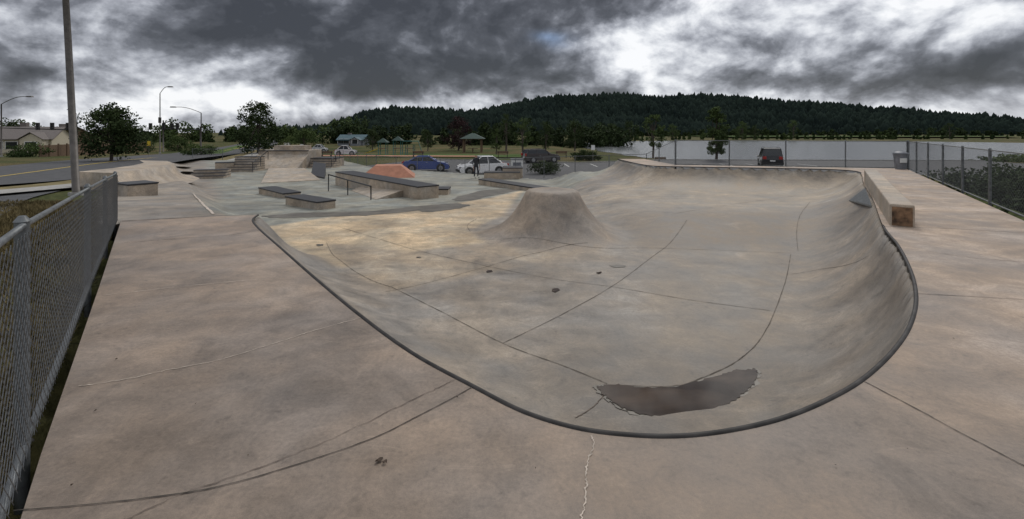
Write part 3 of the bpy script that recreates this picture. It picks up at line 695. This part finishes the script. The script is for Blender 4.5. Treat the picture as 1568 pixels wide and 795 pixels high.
# ------------------------------------------------------------------ street furniture
def lamp(u,Yd,vtop,arm_u,name='street_lamp',r=0.09,rise=0.5):
    x=(u-CX)/FO*Yd; zb=float(gz(x,Yd)); zt=H+(HZ-vtop)/FO*Yd; ax=(arm_u-u)/FO*Yd
    bb=B(); pts=[(x,Yd,zb),(x,Yd,zt-rise-0.6)]
    bb.tube(pts,[r,r*.7],M_pole,8)
    arc=[(x+ax*t,Yd,zt-rise-0.6+(rise+0.6)*math.sin(min(1,t*1.2)*math.pi/2)) for t in np.linspace(0,1,9)]
    bb.tube(arc,r*.5,M_pole,6); e=arc[-1]; bb.box((e[0]+(0.3 if ax>0 else -.3),Yd,e[2]-.08),(0.8,0.35,0.16),M_pole,0,.8); bb.cyl((x,Yd,zb),(x,Yd,zb+.3),r*2,r*1.8,M_kerb,10); return bb.make(name)
bb=B(); x,y=-16.2,17.0; zb=float(gz(x,y))
bb.tube([(x,y,zb),(x-.32,y,zb+6),(x-.62,y,zb+11)],[0.12,0.105,0.08],M_pole,12); bb.cyl((x,y,zb-.1),(x,y,zb+.12),0.24,0.24,M_kerb,12)
bb.tube([(x-.62,y,zb+11),(x-1.6,y,zb+11.8),(x-3.2,y,zb+12)],0.05,M_pole,8); bb.box((x-3.5,y,zb+11.9),(.8,.35,.16),M_pole)
bb.make('street_lamp')
lamp(245,75,133,258,rise=.5); lamp(308,70,164,268,rise=.3); lamp(2,60,148,42,rise=.4); lamp(118,100,168,108)
def signal(bb,x,y,z,s=1.05):
    bb.box((x,y,z-1.0*s),(.38*s,.25*s,1.0*s),M_signal)
    for k,c in enumerate((M_red,M_yellow,M_teal)): bb.cyl((x,y-.13*s,z-(.17+.33*k)*s),(x,y-.22*s,z-(.17+.33*k)*s),.11*s,.11*s,M_signal,8)
def mast(u,Yd,vtop,u2,sigs,name='traffic_signal'):
    x=(u-CX)/FO*Yd; zb=float(gz(x,Yd)); zt=H+(HZ-vtop)/FO*Yd; x2=(u2-CX)/FO*Yd
    bb=B(); bb.tube([(x,Yd,zb),(x,Yd,zt+.2)],.11,M_pole,8); bb.tube([(x,Yd,zt-.3),(x2,Yd,zt)],[.10,.06],M_signal,6)
    for s in sigs: signal(bb,(s-CX)/FO*Yd,Yd-.2,zt+.75)
    bb.make(name)
mast(307,72,196,222,[232,252,273,265]); mast(118,66,196,0,[82,106,60]); mast(250,85,186,262,[246])
def sign(x,y,zb,h,w,hh,mat,name='street_sign'):
    bb=B(); bb.tube([(x,y,zb),(x,y,zb+h)],.03,M_pole,6); bb.box((x,y-.04,zb+h-hh),(w,.02,hh),mat); bb.make(name)
for u,Yd,m in ((908,56,M_white),(462,60,M_white),(228,60,M_yellow)):
    x=(u-CX)/FO*Yd; sign(x,Yd,float(gz(x,Yd)),2.1,.45,.6,m)
x=(792-CX)/FO*37.0; bb=B(); bb.box((x,38.5,-1.99),(1.0,.5,1.35),M_white); bb.box((x,38.5,-.638),(1.1,.6,.08),M_bin); bb.box((x,38.24,-1.3),(.7,.01,.45),M_bin); bb.make('utility_cabinet',bevel=.02)
def house(x,y,zb,w,d,h,rh,rz,name,wall,roof):
    e=bpy.data.objects.new(name,None); scene.collection.objects.link(e)
    bb=B(); bb.box((0,0,0),(w,d,h),wall); bb.add([(-w/2,-d/2,h),(-w/2,d/2,h),(-w/2,0,h+rh-.05)],[(0,1,2)],wall); bb.add([(w/2,-d/2,h),(w/2,d/2,h),(w/2,0,h+rh-.05)],[(0,2,1)],wall)
    bb.box((w*.28,-d/2-1,0),(w*.36,2,h*.95),wall); walls=bb.make('walls')
    bb=B(); o=.4
    for s in (-1,1): bb.hexa([(-w/2-o,s*(d/2+o),h-.25),(w/2+o,s*(d/2+o),h-.25),(w/2+o,0,h+rh-.1),(-w/2-o,0,h+rh-.1)],[(-w/2-o,s*(d/2+o),h-.1),(w/2+o,s*(d/2+o),h-.1),(w/2+o,0,h+rh+.06),(-w/2-o,0,h+rh+.06)],roof)
    gx=w*.28; gw=w*.18+.3; bb.add([(gx-gw,-d/2-2.3,h*.93),(gx,-d/2-2.3,h*.95+rh*.6),(gx,0,h*.95+rh*.6),(gx-gw,0,h*.93)],[(0,1,2,3)],roof); bb.add([(gx+gw,-d/2-2.3,h*.93),(gx,-d/2-2.3,h*.95+rh*.6),(gx,0,h*.95+rh*.6),(gx+gw,0,h*.93)],[(3,2,1,0)],roof)
    bb.add([(gx-gw+.3,-d/2-2.01,h*.95),(gx+gw-.3,-d/2-2.01,h*.95),(gx,-d/2-2.01,h*.95+rh*.5)],[(0,1,2)],wall)
    bb.box((-w*.2,d*.1,h+rh*.5),(.9,.9,rh*.9),M_roof); rf=bb.make('roof')
    bb=B()
    for xx,zz_ in ((-w*.38,.9),(-w*.15,.9),(w*.28,.9)):
        yy=-d/2-.02 if xx<0 else -d/2-2.02
        bb.box((xx,yy,zz_),(1.5,.04,1.2),M_glass); 
        for dx in (-.8,.8): bb.box((xx+dx,yy-.01,zz_-.08),(.1,.06,1.36),M_white)
        bb.box((xx,yy-.01,zz_+1.2),(1.5,.06,.1),M_white)
    bb.box((w*.02,-d/2-.02,0.05),(.95,.05,2.1),M_wood); wd=bb.make('windows_and_door')
    for p in (walls,rf,wd): p.parent=e
    e.location=(x,y,zb); e.rotation_euler=(0,0,rz)
x=(52-CX)/FO*82; house(x,82,float(gz(x,82))-.1,8.2,7,2.7,2.0,0.35,'suburban_house',M_cream,M_roof)
x=(98-CX)/FO*100; house(x,100,float(gz(x,100)),7,7,3,1.8,-.2,'suburban_house',M_wood,M_roof)
x=(542-CX)/FO*130; house(x,130,-2.3,7,6,2.0,1.3,0,'community_building',M_bin,M_blueroof)
bb=B(); pts=[(-62,60),(-68,76),(-76,96)]
for i in range(2):
    a=Vector(pts[i]);c=Vector(pts[i+1]); m=(a+c)/2; bb.box((m.x,m.y,float(gz(m.x,m.y))-.3),((c-a).length,.06,2.0),M_wood,math.atan2(c.y-a.y,c.x-a.x))
    for k in range(9):
        p=a.lerp(c,k/8); bb.box((p.x+.1,p.y-.1,float(gz(m.x,m.y))-.3),(.14,.14,2.15),M_wood)
bb.make('wooden_fence')
def shelter(u,Yd,w,zb=-2.0,mat=M_green):
    x=(u-CX)/FO*Yd; bb=B()
    for sx in (-1,1):
        for sy in (-1,1): bb.box((x+sx*w*.4,Yd+sy*w*.3,zb),(.25,.25,2.4),M_wood)
    bb.box((x,Yd,zb+2.4),(w,w*.8,.12),M_wood); bb.box((x,Yd,zb+2.52),(w*1.12,w*.95,1.0),mat,0,.12,.1); bb.box((x,Yd,zb+.7),(1.8,.8,.06),M_wood); bb.box((x,Yd,zb),(.2,.6,.7),M_wood)
    bb.make('picnic_shelter')
shelter(724,84,4.0)
bb=B(); Yd=74; x=(598-CX)/FO*Yd; zb=-1.95
for k,(dx,hh) in enumerate(((-1.2,2.0),(1.2,2.3),(3.2,1.6))):
    for sx in (-.6,.6):
        for sy in (-.6,.6): bb.tube([(x+dx+sx,Yd+sy,zb),(x+dx+sx,Yd+sy,zb+hh)],.06,M_teal,6)
    bb.box((x+dx,Yd,zb+1.0),(1.3,1.3,.1),M_wood)
    if k<2: bb.box((x+dx,Yd,zb+hh),(1.7,1.7,.7),M_green,0,.05)
bb.hexa([(x-4.2,Yd-.4,zb+.1),(x-4.2,Yd+.4,zb+.1),(x-1.8,Yd+.4,zb+1.0),(x-1.8,Yd-.4,zb+1.0)],[(x-4.2,Yd-.4,zb+.18),(x-4.2,Yd+.4,zb+.18),(x-1.8,Yd+.4,zb+1.1),(x-1.8,Yd-.4,zb+1.1)],M_yellow)
bb.tube([(x+2,Yd,zb+2.2),(x+4.5,Yd,zb+2.2),(x+5.2,Yd,zb)],.06,M_teal,6)
bb.make('playground')
bb=B(); bb.add([(x-14,Yd-5,-1.88),(x+16,Yd-7,-1.88),(x+16,Yd-4.5,-1.88),(x-14,Yd-2,-1.88)],[(0,1,2,3)],M_orange); bb.make('playground_border')
for u in (500,640,770,860,1012):
    Yd=66; xx=(u-CX)/FO*Yd; bb=B(); zb=float(gz(xx,Yd)); bb.box((xx,Yd,zb+.42),(1.6,.4,.06),M_wood); bb.box((xx,Yd+.2,zb+.6),(1.6,.05,.35),M_wood)
    for s in (-.65,.65): bb.box((xx+s,Yd,zb),(.08,.4,.42),M_signal); bb.box((xx+s,Yd+.17,zb+.48),(.08,.05,.4),M_signal)
    bb.make('park_bench')

# ------------------------------------------------------------------ cars
def paint(name,c,metal=.3):
    m=simple(name,c,.28,metal,var=.06); m.node_tree.nodes['Principled BSDF'].inputs['Coat Weight'].default_value=.6; return m
def car(name,x,y,z,rz,mat,L=4.6,W=1.8,Ht=1.45,kind='sedan'):
    bb=B(); h=L/2
    if kind=='sedan':
        body=[(-h,.35),(-h+.05,.75),(-h+.15,.95),(-h*.62,1.0),(h*.42,.95),(h*.8,.82),(h-.05,.62),(h,.35),(h-.1,.22),(-h+.1,.22)]
        gl=[(-h*.74,.98),(-h*.38,Ht-.04),(h*.10,Ht-.04),(h*.46,.95)]
    else:
        body=[(-h,.42),(-h,.8),(-h+.06,1.12),(-h*.7,1.14),(h*.42,1.10),(h*.85,.98),(h-.03,.75),(h,.4),(h-.1,.28),(-h+.1,.28)]
        gl=[(-h+.08,1.13),(-h*.84,Ht-.04),(h*.12,Ht-.04),(h*.44,1.10)]
    def ext(pr,w0,w1,mt):
        n=len(pr); zmax=max(p[1] for p in pr); zmin=min(p[1] for p in pr)
        vs=[]
        for sy in (-1,1):
            for px_,pz in pr:
                t=(pz-zmin)/(zmax-zmin+1e-6); vs.append((px_,sy*(w0*(1-t)+w1*t)/2,pz))
        fs=[tuple(range(n)),tuple(reversed(range(n,2*n)))]+[(i,n+i,n+(i+1)%n,(i+1)%n) for i in range(n)]
        bb.add(vs,fs,mt)
    ext(body,W,W*.93,mat); ext(gl,W*.90,W*.74,M_glass)
    a,c=gl[1],gl[2]; bb.hexa([(a[0]-.06,-W*.375,Ht-.05),(c[0]+.06,-W*.375,Ht-.05),(c[0]+.06,W*.375,Ht-.05),(a[0]-.06,W*.375,Ht-.05)],[(a[0]+.05,-W*.34,Ht+.01),(c[0]-.05,-W*.34,Ht+.01),(c[0]-.05,W*.34,Ht+.01),(a[0]+.05,W*.34,Ht+.01)],mat)
    for sy in (-1,1):
        for (p,q_) in ((gl[0],gl[1]),(gl[3],gl[2])):
            bb.tube([(p[0],sy*W*.455,p[1]),(q_[0],sy*W*.375,q_[1])],.045,mat,6)
        mxp=(gl[1][0]+gl[2][0])/2; bb.tube([(mxp-.05,sy*W*.455,gl[0][1]),(mxp,sy*W*.375,Ht-.05)],.035,mat,6)
        bb.box((gl[3][0]-.25,sy*(W*.5+.06),.98),(.12,.2,.14),mat)
        for wx in (-h*.6,h*.62):
            r=.33 if kind=='sedan' else .37
            bb.cyl((wx,sy*(W/2-.2),r),(wx,sy*(W/2+.012),r),r,r,M_tyre,18); bb.cyl((wx,sy*(W/2+.0125),r),(wx,sy*(W/2+.02),r),r*.62,r*.58,M_rim,12)
            bb.cyl((wx,sy*(W/2-.1),r+.02),(wx,sy*(W/2+.005),r+.02),r+.07,r+.07,M_signal,18)
        bb.box((-h+.0,sy*W*.36,.78 if kind=='sedan' else .85),(.12,.34,.16 if kind=='sedan' else .3),M_red); bb.box((h-.09,sy*W*.36,.60),(.14,.36,.14),M_rim)
        bb.box((mxp+.35,sy*(W/2-.012),.84),(.16,.04,.03),M_rim)
    bb.box((-h+.0,0,.62),(.06,.5,.13),M_white); bb.box((-h+.03,0,.28),(.14,W*.92,.2),M_signal); bb.box((h-.02,0,.28),(.1,W*.8,.22),M_signal)
    if kind!='sedan':
        for sy in (-1,1): bb.tube([(-h*.7,sy*W*.33,Ht+.06),(h*.1,sy*W*.33,Ht+.06)],.025,M_signal,5)
    return bb.make(name,(x,y,z),rz,bevel=.035)
def car_px(name,u,v,zg,rz,mat,**k):
    x,y,z=P(u,v,zg); car(name,x,y,zg+0.0,rz,mat,**k)
car_px('sedan_car',653,262,-1.98,math.radians(8),paint('blue_paint',(.018,.05,.22)),L=4.3,W=1.7,Ht=1.45)
car_px('sedan_car',738,267,-1.98,math.radians(200),paint('white_paint_car',(.80,.80,.80),0),L=4.3,W=1.75,Ht=1.6)
car_px('suv_car',1179,254.5,-2.0,math.radians(67),paint('black_paint',(.012,.013,.016)),L=4.4,W=2.05,Ht=2.0,kind='suv')
car_px('suv_car',828,249,-1.98,math.radians(20),paint('dark_paint',(.03,.022,.02)),L=4.4,W=1.8,Ht=1.6,kind='suv')
car_px('sedan_car',530,238,-1.98,math.radians(10),paint('silver_paint',(.55,.55,.56)),L=3.2,W=1.8,Ht=1.6)
car_px('sedan_car',490,234,-1.98,math.radians(10),paint('silver_paint2',(.5,.5,.5)),L=2.6,W=1.8,Ht=1.5)

# ------------------------------------------------------------------ person
def person(x,y,z,hgt,rz):
    s=hgt/1.75
    J=[('pel',0,0,.95,.15),('sp',0,0,1.15,.145),('ch',0,0,1.35,.16),('nk',0,0,1.50,.06),('hb',0,-.01,1.58,.085),('ht',0,0,1.68,.085),
       ('ls',-.19,0,1.42,.065),('le',-.25,.03,1.14,.045),('lw',-.25,-.04,.90,.03),('lh',-.25,-.06,.82,.03),
       ('rs',.19,0,1.42,.065),('re',.25,.03,1.14,.045),('rw',.25,-.06,.90,.03),('rh',.25,-.08,.82,.03),
       ('lp',-.1,0,.88,.10),('lk',-.12,-.02,.50,.065),('la',-.13,.02,.09,.045),('lt',-.14,-.14,.035,.04),
       ('rp',.1,0,.88,.10),('rk',.13,-.05,.50,.065),('ra',.13,0,.09,.045),('rt',.15,-.16,.035,.04)]
    E=[('pel','sp'),('sp','ch'),('ch','nk'),('nk','hb'),('hb','ht'),('ch','ls'),('ls','le'),('le','lw'),('lw','lh'),('ch','rs'),('rs','re'),('re','rw'),('rw','rh'),('pel','lp'),('lp','lk'),('lk','la'),('la','lt'),('pel','rp'),('rp','rk'),('rk','ra'),('ra','rt')]
    for side,sx in (('l',-.25),('r',.25)):
        hy=-.06 if side=='l' else -.08
        for i,(dy,ln) in enumerate(((-.035,.075),(-.012,.085),(.012,.08),(.033,.065))):
            J.append((side+'f%d'%i,sx,hy+dy,.80,.010)); J.append((side+'g%d'%i,sx+.005,hy+dy-.012,.80-ln,.008)); E+= [(side+'h',side+'f%d'%i),(side+'f%d'%i,side+'g%d'%i)]
        J.append((side+'t',sx,hy-.07,.80,.010)); E.append((side+'h',side+'t'))
    nm={j[0]:i for i,j in enumerate(J)}
    me=bpy.data.meshes.new('person'); me.from_pydata([(j[1]*s,j[2]*s,j[3]*s) for j in J],[(nm[a],nm[c]) for a,c in E],[])
    o=bpy.data.objects.new('person',me); scene.collection.objects.link(o)
    sk=o.modifiers.new('skin','SKIN'); sv=me.skin_vertices[0].data
    for i,j in enumerate(J): sv[i].radius=(j[4]*s,j[4]*s*(.75 if j[0] in('pel','sp','ch') else 1)); sv[i].use_root=(i==0)
    ss=o.modifiers.new('sub','SUBSURF'); ss.levels=1; ss.render_levels=1
    dg=bpy.context.evaluated_depsgraph_get(); em=bpy.data.meshes.new_from_object(o.evaluated_get(dg)); o.modifiers.clear(); o.data=em
    for c in (simple('skin',(.42,.25,.18),.6),simple('dark_jacket',(.025,.026,.03),.85),simple('dark_trousers',(.03,.033,.045),.9),simple('hair',(.02,.014,.01),.8)): em.materials.append(c)
    for p in em.polygons:
        c=p.center/s; i=1
        if c.z<.95 and abs(c.x)<.21: i=2
        if c.z<.88 and abs(c.x)>.215: i=0
        if c.z>1.50: i=0
        if c.z>1.66 or (c.z>1.54 and c.y>.02): i=3
        if c.z<.08: i=3
        p.material_index=i; p.use_smooth=True
    bb=B()
    bb.cyl((0,-.10*s,1.615*s),(0,-.118*s,1.605*s),.014*s,.008*s,em.materials[0],6)
    for sx in (-.03,.03): bb.cyl((sx*s,-.086*s,1.64*s),(sx*s,-.094*s,1.64*s),.010*s,.008*s,M_signal,6)
    bb.box((0,-.091*s,1.57*s),(.045*s,.012,.008*s),M_red)
    for sx in (-.088,.088): bb.cyl((sx*s,0,1.60*s),(sx*s,.005,1.65*s),.016*s,.014*s,em.materials[0],6)
    f=bb.make('face'); f.parent=o
    o.location=(x,y,z); o.rotation_euler=(0,0,rz)
x,y,z=PF(729,272.5); person(x,y,fz(x,y),1.72,.5)

# ------------------------------------------------------------------ light & sky
SE,SR=math.radians(48),math.radians(25)
sd=bpy.data.lights.new('sun','SUN'); sd.energy=1.15; sd.angle=math.radians(14); sd.color=(1,.95,.88)
so=bpy.data.objects.new('sun',sd); scene.collection.objects.link(so)
dirv=Vector((math.sin(SR)*math.cos(SE),math.cos(SR)*math.cos(SE),math.sin(SE)))
so.rotation_euler=dirv.to_track_quat('Z','Y').to_euler(); so.location=(5,10,20)
w=bpy.data.worlds.new('World'); scene.world=w; w.use_nodes=True; nt=w.node_tree; L=nt.links.new
bg=nt.nodes['Background']; out=nt.nodes['World Output']
sky=N(nt,'ShaderNodeTexSky'); sky.sky_type='NISHITA'; sky.sun_disc=False; sky.sun_elevation=SE; sky.sun_rotation=SR
tc=N(nt,'ShaderNodeTexCoord'); sp=N(nt,'ShaderNodeSeparateXYZ'); L(tc.outputs['Generated'],sp.inputs[0])
def MA(op,a,c=None,cl=False):
    n=N(nt,'ShaderNodeMath',operation=op); n.use_clamp=cl
    for i,v in enumerate((a,c)):
        if v is None: continue
        if isinstance(v,(int,float)): n.inputs[i].default_value=v
        else: L(v,n.inputs[i])
    return n.outputs[0]
az=MA('ARCTAN2',sp.outputs[0],sp.outputs[1]); el=sp.outputs[2]
cb=N(nt,'ShaderNodeCombineXYZ'); L(az,cb.inputs[0]); L(MA('MULTIPLY',el,1.45),cb.inputs[1])
def noise(vec,s,d,r=.55,ds=0.,off=None):
    n=N(nt,'ShaderNodeTexNoise'); n.inputs['Scale'].default_value=s; n.inputs['Detail'].default_value=d; n.inputs['Roughness'].default_value=r; n.inputs['Distortion'].default_value=ds
    if off:
        v=N(nt,'ShaderNodeVectorMath',operation='ADD'); L(vec,v.inputs[0]); v.inputs[1].default_value=off; vec=v.outputs[0]
    L(vec,n.inputs['Vector']); return n
wn=noise(cb.outputs[0],3.6,4,.55); ws=N(nt,'ShaderNodeSeparateColor'); L(wn.outputs['Color'],ws.inputs[0])
az2=MA('ADD',az,MA('MULTIPLY',MA('SUBTRACT',ws.outputs[0],.5),.30)); el2=MA('ADD',el,MA('MULTIPLY',MA('SUBTRACT',ws.outputs[1],.5),.14))
def blob(u,v,wu,wv,amp):
    a0=math.atan((u-CX)/FO); e0=(HZ-v)/FO*math.cos(a0); wa=wu/FO*math.cos(a0)**2; we=wv/FO
    da=MA('DIVIDE',MA('SUBTRACT',az2,a0),wa); de=MA('DIVIDE',MA('SUBTRACT',el2,e0),we)
    r=MA('ADD',MA('MULTIPLY',da,da),MA('MULTIPLY',de,de)); return MA('MULTIPLY',MA('EXPONENT',MA('MULTIPLY',r,-1)),amp)
fld=None
for bl in ((600,20,270,80,.56),(330,30,120,45,.24),(700,105,220,36,.44),(540,125,90,24,.32),(890,15,90,50,.32),(1480,92,150,24,.55),(1210,125,130,22,.30),(1280,40,90,30,.14),(20,95,60,40,.20),(70,15,110,25,.15),
           (1090,35,110,50,-.26),(1420,25,110,30,-.34),(280,130,80,32,-.30),(640,158,90,14,-.22),(130,130,90,30,-.16),(985,90,70,40,-.22),(440,165,120,18,-.24),(860,70,45,16,-.10),(1350,150,200,18,-.12)):
    o=blob(*bl); fld=o if fld is None else MA('ADD',fld,o)
# billowy cumulus structure: ridged (absolute) noise gives rounded lobes with crisp creases
n1=noise(cb.outputs[0],5.0,8,.55,.25); n1b=noise(cb.outputs[0],5.0,8,.55,.25,(-.012,.024,0))
b2=MA('ABSOLUTE',MA('SUBTRACT',noise(cb.outputs[0],9,7,.56,.3,(3,1,0)).outputs['Fac'],.5))
n3=noise(cb.outputs[0],26,6,.6,.2,(1,5,0))
f=MA('ADD',MA('ADD',fld,.40),MA('MULTIPLY',MA('SUBTRACT',n1.outputs[0],.5),1.45)); f=MA('SUBTRACT',f,MA('MULTIPLY',b2,1.1))
f=MA('ADD',f,MA('MULTIPLY',MA('SUBTRACT',n3.outputs[0],.5),.30))
rel=MA('MULTIPLY',MA('SUBTRACT',n1.outputs[0],n1b.outputs[0]),2.6); f=MA('SUBTRACT',f,rel,False)
hz=MA('MULTIPLY',MA('EXPONENT',MA('MULTIPLY',MA('ABSOLUTE',el),-16)),-.08); f=MA('ADD',f,hz)
up=MA('MULTIPLY',MA('MULTIPLY',MA('SUBTRACT',el,.34),1.2,True),-.32); f=MA('ADD',f,up,True)
cr=N(nt,'ShaderNodeValToRGB'); L(f,cr.inputs[0]); es=cr.color_ramp.elements
es[0].position=.0; es[0].color=(.97,.98,1,1); es[1].position=.95; es[1].color=(.050,.052,.060,1)
for p_,c_ in ((.12,(.80,.82,.86)),(.25,(.57,.59,.64)),(.38,(.36,.375,.42)),(.54,(.175,.183,.21)),(.72,(.088,.092,.106))):
    e=es.new(p_); e.color=(*c_,1)
sv=N(nt,'ShaderNodeVectorMath',operation='SCALE'); L(sky.outputs[0],sv.inputs[0]); sv.inputs['Scale'].default_value=.10
gap=MA('MULTIPLY',blob(850,68,30,12,1.3),MA('SUBTRACT',1.1,f),True)
mx=N(nt,'ShaderNodeMix',data_type='RGBA'); L(MA('MULTIPLY',gap,.75),mx.inputs[0]); L(cr.outputs[0],mx.inputs[6]); mx.inputs[7].default_value=(.22,.34,.56,1)
ad=N(nt,'ShaderNodeMix',data_type='RGBA'); ad.inputs[0].default_value=.04; L(mx.outputs[2],ad.inputs[6]); L(sv.outputs[0],ad.inputs[7])
L(ad.outputs[2],bg.inputs['Color']); bg.inputs['Strength'].default_value=1.0

cam=bpy.data.cameras.new('camera'); co=bpy.data.objects.new('camera',cam); scene.collection.objects.link(co)
co.location=(0,0,H); co.rotation_euler=(math.radians(90),0,0); cam.lens=36*FO/1568; cam.sensor_width=36; cam.sensor_fit='HORIZONTAL'
cam.shift_y=-(397.5-HZ)/1568; cam.clip_start=0.05; cam.clip_end=12000
scene.camera=co
scene.view_settings.view_transform='Standard'; scene.view_settings.look='None'; scene.view_settings.exposure=0
